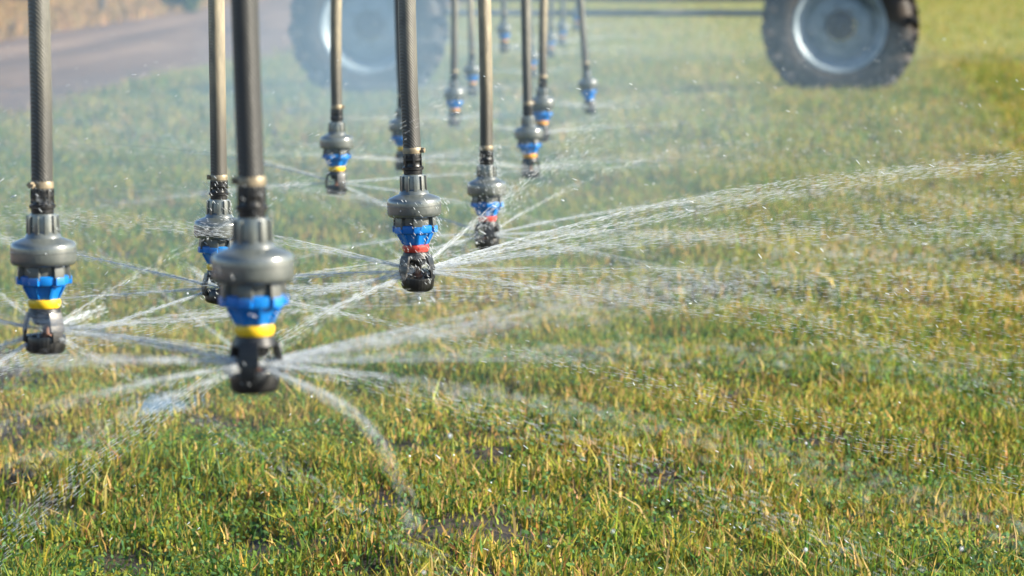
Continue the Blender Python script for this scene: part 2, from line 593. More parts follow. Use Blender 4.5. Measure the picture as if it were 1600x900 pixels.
# long dry stalks lying and standing in the stubble
n = 420
x, y = scatter(n, 4.6, 14)
keep = (x > field_edge(y) + 0.1)
x, y = x[keep], y[keep]
n = len(x)
stalk = np.array([[0.46, 0.33, 0.14]]) * (0.7 + 0.5 * rng.random((n, 1)))
parts_g.append(blades(x, y, 0.05 + 0.05 * rng.random(n), 0.003 + 0.0015 * rng.random(n), np.abs(rng.normal(0.5, 0.6, n)), stalk, 0.1))
n = 260
x, y = scatter(n, 4.6, 12)
stalk = np.array([[0.50, 0.37, 0.17]]) * (0.7 + 0.5 * rng.random((n, 1)))
parts_g.append(blades(x, y, 0.03 + 0.025 * rng.random(n), 0.0035 + 0.002 * rng.random(n), 1.2 + 2.2 * rng.random(n), stalk, 0.0))
# tall tufts left standing along the wheel ruts
for wx, wy in ((-1.02, 22.3), (2.31, 22.6)):
    n = 1500
    x = wx + rng.normal(0, 0.5, n); y = wy - 0.25 + rng.normal(0, 0.12, n)
    parts_g.append(blades(x, y, 0.05 + 0.07 * rng.random(n), 0.006 + 0.004 * rng.random(n), np.abs(rng.normal(0, 0.3, n)), blade_colors(x, y, patch(x, y))))
co, lo, si, cc = join(parts_g)
grass = np_mesh("field_grass", co, lo, si, M["grass"], colors=cc)
tag(grass, "short mixed grass, clover leaves and yellow stubble covering the field", "grass", kind="stuff")

# dry straw on the verge beyond the track
n = 22000
y = 34 + rng.random(n) ** 1.4 * 95
x = -6.1 - rng.random(n) * (0.16 * y - 4.0).clip(1.5)
straw_c = np.array([[0.40, 0.25, 0.10]]) * (0.6 + 0.7 * rng.random((n, 1))) * (1 + 0.08 * rng.normal(size=(n, 3)))
co, lo, si, cc = blades(x, y, 0.08 + 0.18 * rng.random(n), 0.02 + 0.015 * rng.random(n), np.abs(rng.normal(0, 0.5, n)), straw_c)
o = np_mesh("dry_grass", co, lo, si, M["grass"], colors=cc)
tag(o, "dry orange straw grass on the verge beyond the dirt track", "dry grass", kind="stuff")

# fence post and bushes on the verge
g = on_ground(160, 29)
t = empty("fence_post", (g.x, g.y, 0))
tag(t, "dark weathered wooden fence post standing in the dry verge grass", "fence post")
bm = bmesh.new()
lathe(bm, [(0.055, -0.3), (0.06, 0.0), (0.055, 0.7), (0.05, 1.25), (0.035, 1.29)], 14, rfun=lambda r, z, a: r * (1 + 0.08 * math.sin(3 * a + z * 3)))
obj("post", bm, M["wood"], t)
for zz in (0.55, 1.05):
    bm = bmesh.new()
    lathe(bm, [(0.062, zz), (0.064, zz + 0.004), (0.062, zz + 0.008)], 14)
obj("wire_loop", bm, M["steel"], t)


def bush(u, v, depth_r, hgt, colr, label):
    g = on_ground(u, v)
    t = empty("bush", (g.x, g.y, 0))
    tag(t, label, "bush")
    n = 2600
    d = rng.normal(size=(n, 3)); d /= np.linalg.norm(d, axis=1)[:, None]
    rad = rng.random(n) ** 0.45
    lump = 0.75 + 0.5 * vnoise(d[:, 0] * 1.0, d[:, 2] * 1.0 + d[:, 1], 0.5, 4)
    p = d * (rad * lump)[:, None] * np.array([depth_r, depth_r, hgt * 0.55]) + np.array([0, 0, hgt * 0.55])
    p[:, 2] = np.abs(p[:, 2]) + 0.02
    cc_ = np.array([colr]) * (0.6 + 0.8 * rng.random((n, 1)))
    co, lo, si, cl = leaflets(p[:, 0], p[:, 1], p[:, 2], 0.03 + 0.03 * rng.random(n), cc_)
    o = np_mesh("foliage", co, lo, si, M["grass"], colors=cl)
    o.parent = t
    bm = bmesh.new()
    for k in range(9):
        a = k * 2.4
        tube(bm, [(0, 0, -0.05), (math.cos(a) * depth_r * 0.25, math.sin(a) * depth_r * 0.25, hgt * 0.35), (math.cos(a) * depth_r * 0.6, math.sin(a) * depth_r * 0.6, hgt * 0.75)], [0.018, 0.012, 0.005], 6)
    obj("stem", bm, M["wood"], t)


bush(287, 19, 0.42, 0.8, (0.07, 0.12, 0.025), "round green bush at the verge between two hoses")
bush(38, 11, 0.34, 0.8, (0.03, 0.04, 0.025), "dark low bush at the top corner of the dry verge")

# ------------------------------------------------------------------ sprinkler prototype parts (origin = bottom of the plate, metres)
S = 0.001


def P(prof): return [(r * S, z * S) for r, z in prof]


def mesh_of(o):
    me = o.data
    bpy.data.objects.remove(o)
    return me


def radial(k, n, r, z, tilt=0.0):
    return Matrix.Rotation(2 * math.pi * k / n, 4, "Z") @ Matrix.Translation((r * S, 0, z * S)) @ Matrix.Rotation(tilt, 4, "Y")


ME = {}
# deflector plate: squat ribbed drum with a shallow dished top
bm = bmesh.new()
lathe(bm, P([(0, 1.5), (12, 0.6), (18.5, 0.8), (21.2, 2.6), (22.8, 6), (23.4, 19), (22.4, 21), (17, 20), (10, 19), (6, 20), (0, 20.5)]), 96, rfun=lambda r, z, a: r * (1 - (0.028 * (0.5 + 0.5 * math.cos(32 * a))) * (1 if 0.004 < z < 0.0205 and r > 0.018 else 0)))
for k in range(8):
    box(bm, (9 * S, 1.4 * S, 2.4 * S), radial(k, 8, 15, 20.6, 0.1))
ME["deflector_plate"] = mesh_of(obj("deflector_plate", bm, M["plate"]))
bm = bmesh.new()
lathe(bm, P([(7.5, 17.5), (7, 22), (4.5, 23), (4, 29), (5, 34)]), 24)
ME["plate_hub"] = mesh_of(obj("plate_hub", bm, M["copper"]))
# black body: cap under the nozzle with three curved arms that carry the plate
bm = bmesh.new()
lathe(bm, P([(6, 33), (11.5, 34), (13.5, 38), (15, 42.5), (19.6, 43), (20.2, 44), (19.4, 47), (18.2, 52), (14, 54.5)]), 48)
for k in range(3):
    for (r0, z0, r1, z1, w0, th) in ((18.6, 47, 21.8, 34, 18, 4.0), (21.6, 35, 23.4, 26, 19, 3.4), (23.4, 27, 23.7, 15.5, 14, 2.8)):
        dr, dz = r1 - r0, z1 - z0
        box(bm, (th * S, w0 * S, (math.hypot(dr, dz) + 1.6) * S), radial(k, 3, (r0 + r1) / 2, (z0 + z1) / 2, math.atan2(dr, dz) + math.pi), 0.8 * S)
ME["sprinkler_body"] = mesh_of(obj("sprinkler_body", bm, M["black"]))
# nozzle: coloured ring
bm = bmesh.new()
lathe(bm, P([(12, 52.5), (16.8, 53.0), (18.2, 55.5), (19.0, 58.8), (18.4, 62.3), (15.8, 63.6), (12, 64)]), 48)
ME["nozzle"] = mesh_of(obj("nozzle", bm, M["yellow"]))
# blue holder: faceted cone with collar and lugs
bm = bmesh.new()
lathe(bm, P([(13.5, 62.6), (16.2, 63.2), (18.6, 69.5), (23.2, 78.6), (27.4, 80.2), (28.6, 82.5), (28.6, 89.5), (26, 91)]), 48, rfun=lambda r, z, a: r * (1 + (0.04 * math.cos(8 * a) if z < 0.0795 else 0)))
for k in range(8):
    box(bm, (2.4 * S, 2.8 * S, 16 * S), radial(k, 8, 21.2, 71.4, 0.5))
for k in range(6):
    box(bm, (6 * S, 12 * S, 9 * S), radial(k, 6, 28.7, 85.0), 0.9 * S)
ME["nozzle_holder"] = mesh_of(obj("nozzle_holder", bm, M["blue"]))
# lower grey housing with castellated lugs
bm = bmesh.new()
lathe(bm, P([(22, 86), (24.5, 87.5), (25, 95), (24, 104)]), 40)
for k in range(6):
    box(bm, (6.5 * S, 13 * S, 17.5 * S), radial(k, 6, 26.6, 94.5, -0.08), 1.4 * S)
ME["lower_housing"] = mesh_of(obj("lower_housing", bm, M["grey"]))
# pressure regulator disc with neck
bm = bmesh.new()
lathe(bm, P([(24, 102), (33, 102.3), (35.8, 103.4), (37.4, 105.6), (37.9, 108.5), (37.9, 122.5), (37.4, 125.6), (35.9, 128), (33.5, 129.3), (26, 132.5), (21.5, 134), (20.5, 136.5), (18.5, 139), (16.6, 141), (16.2, 157), (15.5, 161), (12, 162)]), 64)
for k in range(10):
    box(bm, (4 * S, 4.6 * S, 23 * S), radial(k, 10, 17.0, 148, -0.02), 0.7 * S)
lathe(bm, P([(37.6, 116.6), (38.3, 117.2), (38.3, 118.2), (37.6, 118.8)]), 64)
ME["pressure_regulator"] = mesh_of(obj("pressure_regulator", bm, M["reg"]))
# black barbed fitting
bm = bmesh.new()
lathe(bm, P([(12, 161), (13.2, 162.5), (13.4, 167), (15.2, 168), (15.4, 171.5), (13.0, 172.5), (12.0, 175), (12.4, 180), (13.2, 181), (13.2, 184), (12.2, 185), (12.2, 190), (9, 191)]), 12)
for k in range(6):
    box(bm, (2.4 * S, 3.4 * S, 18 * S), radial(k, 6, 12.3, 181), 0.5 * S)
ME["hose_fitting"] = mesh_of(obj("hose_fitting", bm, M["black"]))
# brass hose clamp with a screw lug
bm = bmesh.new()
lathe(bm, P([(12.4, 190.5), (13.2, 190.8), (13.4, 194), (13.2, 197), (12.4, 199)]), 40)
ME["hose_clamp"] = mesh_of(obj("hose_clamp", bm, M["brass"]))
bm = bmesh.new()
box(bm, (5 * S, 6 * S, 7 * S), Matrix.Translation((15.6 * S, 0, 194.7 * S)), 0.8 * S)
tube(bm, [(16 * S, -6 * S, 194.7 * S), (16 * S, 6.5 * S, 194.7 * S)], 1.8 * S, 8)
ME["clamp_screw"] = mesh_of(obj("clamp_screw", bm, M["brass"]))
HOSE_Z0 = 0.1885

# name, u of axis, v of plate bottom, depth, u of the hose at v = 0, nozzle, hose, yaw, plate tilt
HEADS = [
    ("A", 399, 613, 3.00, 392, "yellow", "hose_dark", 20, (0, 2), "sprinkler with bright yellow nozzle on a thick dark hose, in front of all the others"),
    ("B", 71, 552, 3.76, 68, "yellow", "hose_mid", 75, (2, 0), "sprinkler with yellow nozzle at the picture's edge, on a half sunlit hose, puddle below it"),
    ("C", 652, 452, 4.57, 637, "red", "hose_mid", 100, (3, 12), "sharply focused sprinkler with red nozzle on a dark grained hose, water drop under its plate"),
    ("D", 342, 476, 4.98, 346, "yellow", "hose_tan", 200, (0, 10), "yellow-nozzled sprinkler half hidden behind the large sprinkler beside it"),
    ("E", 762, 388, 6.30, 757, "red", "hose_tan", 40, (4, 10), "red-nozzled sprinkler on a tan sunlit hose, wrapped in a sheet of splashing water"),
    ("F", 526, 304, 7.25, 528, "yellow", "hose_tan", 60, (0, 0), "slim sprinkler with yellow nozzle hanging alone in front of the misty wheel"),
    ("M", 632, 266, 8.50, 626, "yellow", "hose_dark", 15, (0, 4), "blurred sprinkler almost hidden behind the dark hose of the red-nozzled one in focus"),
    ("G", 829, 278, 8.50, 818, "orange", "hose_mid", 130, (0, 3), "orange-nozzled sprinkler on a slanting hose, the lower of an overlapping pair"),
    ("H", 846, 222, 9.70, 851, "orange", "hose_tan", 80, (0, 0), "orange-nozzled sprinkler behind another one, the upper of an overlapping pair"),
    ("I", 710, 197, 11.6, 709, "orange", "hose_mid", 10, (0, 3), "blurred orange-nozzled sprinkler hanging between the dark grained hose and the tan hose"),
    ("J", 923, 178, 12.4, 905, "blue", "hose_mid", 55, (0, 0), "blurred sprinkler on a strongly slanting hose, apart from the others towards the clear wheel"),
    ("K", 738, 150, 14.5, 736, "orange", "hose_tan", 95, (0, 0), "small blurred sprinkler close behind the tan hose, orange nozzle showing"),
    ("L", 788, 82, 16.0, 787, "orange", "hose_mid", 25, (0, 0), "small blurred sprinkler hanging alone between the tan hose and the slanting pair"),
    ("N", 832, 122, 17.2, 827, "orange", "hose_mid", 25, (0, 0), "tiny blurred sprinkler seen through the gap of the overlapping pair of hoses"),
    ("O", 860, 90, 18.6, 862, "orange", "hose_mid", 25, (0, 0), "tiny sprinkler just past the overlapping pair with a bright glint"),
    ("Q", 878, 72, 19.8, 880, "orange", "hose_mid", 25, (0, 0), "tiny distant sprinkler, middle one of the last cluster by the slanting hose"),
    ("R", 901, 48, 21.0, 903, "orange", "hose_mid", 25, (0, 0), "tiny distant sprinkler, highest and last beside the slanting hose"),
]
PIPE_Z = 3.15


def pipe_x(y): return -0.50 + 0.050 * y


NOZ = {}
for k in ("yellow", "orange", "red", "blue"):
    me = ME["nozzle"].copy(); me.materials[0] = M[k]; NOZ[k] = me
first = {}


def part(name, me, parent):
    o = bpy.data.objects.new(name, me)
    col.objects.link(o)
    o.parent = parent
    return o


heads = {}
tips = []
for key, u, v, dep, ut, noz, hose_m, yaw, tilt, label in HEADS:
    p = at(u, v, dep)
    top = at(ut, 0, dep)
    slope = (top.x - p.x) / (top.z - p.z - 0.0) if abs(top.z - p.z) > 1e-3 else 0
    t = empty("drop_sprinkler", p)
    tag(t, label, "sprinkler", "drop sprinklers hanging in two rows from the pivot pipe")
    t.rotation_euler = (0, math.atan(slope), 0)
    heads[key] = (p, t)
    yw = empty("tmp") if False else None
    rz = R(yaw)
    fl = []
    for nm in ("pressure_regulator", "hose_fitting", "lower_housing", "nozzle_holder", "sprinkler_body", "deflector_plate"):
        o = part(nm, ME[nm], t)
        o.rotation_euler = (0, 0, rz)
        if nm == "deflector_plate":
            o.rotation_euler = (R(tilt[0]), R(-tilt[1]), rz)
            h_ = part("plate_hub", ME["plate_hub"], o)
    o = part("nozzle", NOZ[noz], t)
    o["label"] = {"yellow": "bright yellow nozzle ring", "orange": "orange nozzle ring", "red": "red nozzle ring", "blue": "plain blue nozzle ring"}[noz]
    cl = part("hose_clamp", ME["hose_clamp"], t)
    cl.rotation_euler = (0, 0, R({"A": 170, "C": -12, "D": 185, "F": -5}.get(key, yaw * 3.0)))
    part("clamp_screw", ME["clamp_screw"], cl)
    # hose in local coords (local z leans with the thing)
    topw = PIPE_Z - 0.05
    L = topw - p.z
    tx = slope * 0.9
    inv = Matrix.Rotation(-math.atan(slope), 3, "Y")
    pts = []
    w0 = Vector((slope * HOSE_Z0, 0, HOSE_Z0))
    for i in range(26):
        s_ = i / 25
        z_ = HOSE_Z0 + (L - HOSE_Z0) * s_
        zz = z_ - HOSE_Z0
        k_ = L * 0.35
        xx = slope * HOSE_Z0 + slope * k_ * (1 - math.exp(-zz / k_)) + 0.004 * math.sin(zz * 5 + u)
        yy = 0.004 * math.sin(zz * 4 + v) * min(1, zz * 3)
        xx -= 0.004 * math.sin(u) * math.exp(-zz * 8)
        pts.append(Vector((xx, yy, z_)))
    tips.append(p + pts[-1])
    loc_pts = [inv @ q for q in pts]
    # clean start on the axis
    loc_pts[0] = Vector((0, 0, HOSE_Z0))
    bm = bmesh.new()
    tube(bm, loc_pts, 0.0125, 28)
    obj("hose", bm, M[hose_m], t, angle=60)

# ------------------------------------------------------------------ the irrigation machine: pipe, goosenecks, tower, wheels
mach = empty("irrigation_machine", (0.6, 23.0, 0))
tag(mach, "pivot tower on two big tyres with drive shaft and overhead water pipe", "irrigation machine")


def mpart(name, bm, mat, parent=None, **kw):
    o = obj(name, bm, mat, parent or mach, **kw)
    if parent is None:
        o.matrix_parent_inverse = Matrix.Translation(-mach.location)
    return o


bm = bmesh.new()
tube(bm, [(pipe_x(-4), -4, PIPE_Z), (pipe_x(27), 27, PIPE_Z)], 0.082, 24)
mpart("water_pipe", bm, M["steel"])
for q in tips:
    bm = bmesh.new()
    px = pipe_x(q.y)
    s_ = 1 if q.x > px else -1
    pts = [(px, q.y, PIPE_Z + 0.06), (px, q.y, PIPE_Z + 0.18)]
    n_ = 10
    for i in range(1, n_ + 1):
        a = math.pi * i / n_
        r_ = abs(q.x - px) / 2
        pts.append((px + s_ * (r_ - r_ * math.cos(a)), q.y, PIPE_Z + 0.18 + 0.12 * math.sin(a)))
    pts.append((q.x, q.y, q.z - 0.01))
    tube(bm, pts, 0.0145, 12)
    mpart("gooseneck", bm, M["steel"])

W1 = at(577, 40, 22.6)   # misty wheel
W2 = at(1313, 40, 23.0)  # clear wheel
RT = 0.545


def make_wheel(loc, rz):
    w = empty("wheel")
    w.parent = mach
    w.location = Vector(loc) - mach.location
    w.rotation_euler = (0, 0, rz)
    # tyre, axis along local y, outer face towards -y
    bm = bmesh.new()
    prof = [(0.315, -0.105), (0.335, -0.128), (0.38, -0.142), (0.43, -0.146), (0.47, -0.138), (0.492, -0.122), (0.504, -0.09), (0.510, 0), (0.504, 0.09), (0.492, 0.122), (0.47, 0.138), (0.43, 0.146), (0.38, 0.142), (0.335, 0.128), (0.315, 0.105)]
    lathe(bm, prof + [prof[0]], 96, axis="y", caps=False)
    nl = 18
    for k in range(nl):
        for s_ in (-1, 1):
            a = 2 * math.pi * (k + (0.5 if s_ > 0 else 0)) / nl
            # curved lug of three pieces running from the centre to the shoulder
            for (y0, y1, da0, da1, rr_) in ((0.0, 0.06, 0.0, 0.05, 0.521), (0.055, 0.11, 0.045, 0.085, 0.519), (0.105, 0.146, 0.082, 0.10, 0.506)):
                am, ym = a + (da0 + da1) / 2, (y0 + y1) / 2 * s_
                sk = math.atan2((da1 - da0) * 0.53, (y1 - y0)) * s_
                mt = Matrix.Rotation(-am, 4, "Y") @ Matrix.Translation((rr_, ym, 0)) @ Matrix.Rotation(sk * 1.0, 4, "X")
                box(bm, (0.066, (y1 - y0) * 1.25, 0.05), mt, 0.007)
            mt = Matrix.Rotation(-(a + 0.11), 4, "Y") @ Matrix.Translation((0.482, 0.139 * s_, 0)) @ Matrix.Rotation(0.28 * s_, 4, "Z")
            box(bm, (0.07, 0.022, 0.04), mt, 0.005)
    obj("tyre", bm, M["tyre"], w)
    bm = bmesh.new()
    rim = [(0.322, -0.118), (0.330, -0.126), (0.325, -0.132), (0.312, -0.130), (0.304, -0.120), (0.29, -0.10), (0.27, -0.075), (0.256, -0.055), (0.25, -0.01), (0.246, 0.03), (0.235, 0.026), (0.20, 0.012), (0.155, 0.0), (0.115, -0.004), (0.108, -0.002), (0.108, 0.03), (0.27, 0.03), (0.30, 0.10), (0.33, 0.12)]
    lathe(bm, rim, 80, axis="y", caps=False)
    obj("rim", bm, M["galv"], w)
    bm = bmesh.new()
    lathe(bm, [(0.0, -0.075), (0.03, -0.075), (0.036, -0.070), (0.04, -0.05), (0.085, -0.044), (0.104, -0.040), (0.104, 0.0), (0.07, 0.16), (0.05, 0.3)], 40, axis="y")
    obj("hub", bm, M["motor"], w)
    for k in range(8):
        a = 2 * math.pi * k / 8 + 0.2
        bm = bmesh.new()
        lathe(bm, [(0.0, -0.062), (0.011, -0.062), (0.013, -0.058), (0.013, -0.03)], 6, axis="y", center=(0.135 * math.cos(a), 0, 0.135 * math.sin(a)))
        obj("wheel_bolt", bm, M["steel"], w)
    return w


make_wheel(W1, R(-4))
make_wheel(W2, R(-7))
# gearboxes, shaft, centre motor, base beam, legs
yb = 23.34
for W in (W1, W2):
    bm = bmesh.new()
    box(bm, (0.24, 0.26, 0.26), Matrix.Translation((W.x, W.y + 0.36, W.z + 0.05)), 0.03)
    mpart("gearbox", bm, M["motor"])
bm = bmesh.new()
tube(bm, [(W1.x, yb, 0.585), (W2.x, yb, 0.58)], 0.022, 12)
mpart("drive_shaft", bm, M["steel"])
mx_ = at(1008, 0, yb).x
bm = bmesh.new()
box(bm, (0.50, 0.24, 0.24), Matrix.Translation((mx_, yb, 0.785)), 0.03)
tube(bm, [(mx_ - 0.55, yb, 0.79), (mx_ - 0.2, yb, 0.79)], 0.09, 20)
mpart("gear_motor", bm, M["motor"])
bm = bmesh.new()
tube(bm, [(W1.x - 0.15, yb + 0.18, 0.735), (W2.x + 0.15, yb + 0.18, 0.735)], 0.072, 20)
mpart("base_beam", bm, M["steel"])
apex = (pipe_x(23.5), yb + 0.18, PIPE_Z - 0.08)
for W in (W1, W2):
    for dy in (-0.25, 0.25):
        bm = bmesh.new()
        tube(bm, [(W.x, yb + 0.18, 0.82), (apex[0], apex[1] + dy, apex[2])], 0.035, 10)
        mpart("tower_leg", bm, M["steel"])

# ------------------------------------------------------------------ water
def spindles(p, d, ln, rad):
    n = len(p)
    d = d / np.linalg.norm(d, axis=1)[:, None]
    ref = np.where(np.abs(d[:, 2:3]) < 0.9, np.array([[0, 0, 1.0]]), np.array([[1.0, 0, 0]]))
    a = np.cross(d, ref); a /= np.linalg.norm(a, axis=1)[:, None]
    b_ = np.cross(d, a)
    L = (ln / 2)[:, None]; r = rad[:, None]
    co = np.empty((n, 10, 3))
    co[:, 0] = p - d * L
    co[:, 9] = p + d * L
    for k in range(4):
        an = math.pi / 2 * k
        off = (a * math.cos(an) + b_ * math.sin(an)) * r
        co[:, 1 + k] = p - d * L * 0.5 + off * 0.9
        co[:, 5 + k] = p + d * L * 0.5 + off * 0.9
    fs = []
    for k in range(4):
        j = (k + 1) % 4
        fs.append([0, 1 + j, 1 + k]); fs.append([9, 5 + k, 5 + j])
    qs = [[1 + k, 1 + (k + 1) % 4, 5 + (k + 1) % 4, 5 + k] for k in range(4)]
    o = np.arange(n)[:, None] * 10
    flat = np.array(sum(fs, []) + sum(qs, []))
    loops = (o + flat[None, :]).ravel()
    sizes = np.tile([3] * 8 + [4] * 4, n)
    return co.reshape(-1, 3), loops, sizes, np.ones((n * 10, 3))


def filament(pts, rad, seg=5):
    """continuous thread of water through (n,3) points"""
    n = len(pts)
    t = np.gradient(pts, axis=0); t /= np.linalg.norm(t, axis=1)[:, None]
    a = np.cross(t, [0, 0, 1.0]); a /= np.linalg.norm(a, axis=1)[:, None]
    b_ = np.cross(t, a)
    an = np.arange(seg) * 2 * math.pi / seg
    co = pts[:, None, :] + rad[:, None, None] * (a[:, None, :] * np.cos(an)[None, :, None] + b_[:, None, :] * np.sin(an)[None, :, None])
    i0 = (np.arange(n - 1)[:, None] * seg + np.arange(seg)[None, :])
    i1 = (np.arange(n - 1)[:, None] * seg + (np.arange(seg)[None, :] + 1) % seg)
    loops = np.stack([i0, i1, i1 + seg, i0 + seg], -1).reshape(-1)
    return co.reshape(-1, 3), loops, np.full((n - 1) * seg, 4), np.ones((n * seg, 3))


def solve_d(Sx, Sy, phi, u, v):
    rx, ry, rz_ = ray(u, v)
    A = np.array([[math.cos(phi), -rx], [math.sin(phi), -ry]])
    d, t = np.linalg.solve(A, [-Sx, -Sy])
    return d, H + t * rz_


def jet(out, fil, S0, phi, a, b, dmax, amount, spread=0.016, size=1.0, thick=1.0, sheet=0.0, nf=5, fill=0.24, e=0.0):
    """a stream leaving S0 in direction phi along z = a d + b d^2, breaking up into drops"""
    c_, s_ = math.cos(phi), math.sin(phi)
    lat = np.array([-s_, c_, 0.0])

    def pos(d): return np.stack([S0[0] + c_ * d, S0[1] + s_ * d, S0[2] + a * d + b * d * d + e * d ** 6], -1)

    def tan(d): return np.stack([c_ + 0 * d, s_ + 0 * d, a + 2 * b * d + 6 * e * d ** 5], -1)
    # drops
    n = amount
    d = 0.02 + (dmax - 0.02) * rng.random(n) ** 1.35
    z = S0[2] + a * d + b * d * d + e * d ** 6
    d = d[z > 0.02]
    n = len(d)
    if n:
        sg = 0.0012 * thick + spread * d
        # drops gather in strands inside the stream
        nst = 7
        st = rng.normal(size=(nst, 2)) * 0.75
        k = rng.integers(0, nst, n)
        o1 = (st[k, 0] + rng.normal(size=n) * 0.6) * sg
        o2 = (st[k, 1] + rng.normal(size=n) * 0.42) * sg * (1 + sheet) - np.abs(rng.normal(size=n)) * sg * 0.4
        p = pos(d) + lat * o1[:, None] + np.array([0, 0, 1.0]) * o2[:, None]
        dirn = tan(d) + rng.normal(size=(n, 3)) * 0.035
        ln = (0.004 + 0.008 * rng.random(n)) * size * (1 + 0.5 * rng.random(n))
        rad = (0.00016 + 0.00024 * rng.random(n) ** 3) * size
        big = rng.random(n) < 0.02
        rad[big] *= 1.9; ln[big] *= 0.55
        ok = p[:, 2] > 0.01
        out.append(spindles(p[ok], dirn[ok], ln[ok], rad[ok]))
    # threads of unbroken water near the plate
    for k in range(nf):
        dl = dmax * fill * (0.55 + 0.6 * rng.random())
        d = np.linspace(0.0, dl, 26)
        o1, o2 = rng.normal(size=2) * 0.8
        ph = rng.random() * 6
        sg = 0.0008 * thick + spread * 0.8 * d
        wv = np.sin(d * 70 + ph) * 0.12
        p = pos(d) + lat * ((o1 + wv) * sg)[:, None] + np.array([0, 0, 1.0]) * ((o2 + wv) * sg * (1 + sheet))[:, None]
        rad = (0.0007 * (1 - d / dl) ** 0.8 + 0.00015) * thick * (0.55 + 0.6 * rng.random())
        fil.append(filament(p, rad))


# streams seen in the photograph: azimuth (0 = to the right, 90 = away), two points they pass, reach, drops, options
JETS = {
    "A": [
        (8, (760, 500), (1080, 432), 1.5, 1300, dict(spread=0.026, nf=9)),
        (-14, (800, 555), (1150, 560), 1.3, 500, dict(spread=0.018)),
        (-32, (760, 610), (1150, 690), 0.95, 350, dict(spread=0.022)),
        (-45, None, None, 0.212, 300, dict(spread=0.017, fill=0.9, nf=4, a=-0.2, e=-933.0)),
        (55, (530, 480), (590, 440), 0.55, 60, dict(nf=1, fill=0.5, spread=0.02)),
        (120, (350, 530), (320, 505), 1.0, 150, dict(nf=2)),
        (172, (250, 535), (100, 505), 1.2, 700, dict(spread=0.02)),
        (186, (260, 560), (90, 560), 1.1, 600, dict(spread=0.02)),
        (203, (260, 590), (100, 650), 0.9, 300, dict(spread=0.03, nf=4)),
        (218, (227, 635), (113, 685), 0.26, 90, dict(spread=0.03, nf=2)),
    ],
    "B": [
        (14, (220, 502), (330, 488), 2.0, 600, dict(spread=0.018)),
        (-6, (220, 532), (330, 548), 1.6, 500, dict(spread=0.018)),
        (38, (165, 460), (235, 400), 0.6, 90, dict(nf=1, spread=0.02, fill=0.4)),
        (62, (110, 500), (118, 440), 0.12, 120, dict(fill=0.95, nf=8, spread=0.03)),
        (130, (40, 490), (10, 478), 1.2, 150, dict(nf=2)),
        (176, (30, 508), (-60, 490), 1.4, 500, {}),
        (190, (30, 530), (-60, 540), 1.2, 500, {}),
        (205, (30, 545), (-60, 580), 1.0, 400, dict(spread=0.022)),
        (-40, (150, 560), (260, 620), 0.7, 130, dict(spread=0.022, nf=2)),
    ],
    "C": [
        (24, (1000, 326), (1390, 265), 2.6, 900, dict(spread=0.0075)),
        (18, (1000, 345), (1400, 275), 2.6, 1000, dict(spread=0.009)),
        (5, (900, 385), (1200, 358), 1.9, 1200, dict(spread=0.016)),
        (-6, (900, 422), (1300, 430), 1.6, 500, dict(spread=0.013)),
        (-20, (900, 452), (1180, 490), 1.2, 420, dict(spread=0.02)),
        (60, (715, 370), (752, 325), 0.55, 260, dict(spread=0.03, fill=0.6)),
        (110, (630, 405), (605, 385), 1.0, 120, dict(nf=2)),
        (150, (560, 400), (440, 375), 1.5, 800, dict(spread=0.018)),
        (172, (540, 428), (430, 425), 1.4, 500, dict(spread=0.016)),
        (190, (540, 445), (430, 462), 1.2, 800, dict(spread=0.018)),
        (208, (560, 462), (470, 510), 1.0, 600, dict(spread=0.024)),
    ],
    "D": [
        (165, (240, 425), (130, 390), 1.8, 700, dict(spread=0.018)),
        (180, (240, 455), (100, 440), 1.6, 500, {}),
        (196, (250, 480), (100, 500), 1.4, 500, {}),
        (140, (270, 430), (200, 400), 1.3, 250, dict(nf=3)),
        (5, (470, 450), (600, 440), 1.8, 600, {}),
        (20, (470, 430), (600, 405), 1.9, 500, {}),
        (-12, (470, 475), (600, 500), 1.5, 400, {}),
        (110, (322, 435), (310, 425), 0.2, 160, dict(fill=0.9, nf=9, spread=0.04)),
    ],
    "E": [
        (14, (900, 338), (1000, 322), 2.6, 700, dict(spread=0.014)),
        (0, (900, 362), (1050, 365), 2.2, 500, {}),
        (-14, (880, 385), (1000, 410), 1.8, 350, {}),
        (165, (700, 345), (620, 325), 2.2, 500, {}),
        (185, (700, 368), (620, 375), 2.0, 400, {}),
        (40, (830, 325), (880, 303), 1.2, 150, dict(nf=2)),
        (205, (690, 385), (620, 420), 1.6, 300, {}),
    ],
    "F": [
        (10, (620, 278), (700, 268), 2.8, 400, {}),
        (-10, (620, 298), (700, 312), 2.2, 300, {}),
        (168, (440, 262), (330, 240), 2.6, 450, {}),
        (188, (440, 290), (330, 300), 2.4, 350, {}),
        (145, (450, 262), (390, 245), 1.8, 200, dict(nf=3)),
        (-28, (600, 320), (680, 360), 1.8, 250, {}),
    ],
}
SPRAY_WORDS = {
    "A": "bright arcs of water thrown from the large front sprinkler, one curving down to the grass",
    "B": "fan of water jets leaving the sprinkler at the picture's edge",
    "C": "crisp jets and droplets sprayed by the focused red-nozzled sprinkler",
    "D": "jets spraying sideways from the half hidden yellow-nozzled sprinkler",
    "E": "water jets around the splashing red-nozzled sprinkler on the tan hose",
    "F": "fine jets spread by the slim sprinkler before the misty wheel",
}
SG = "water sprays thrown out by the sprinklers"
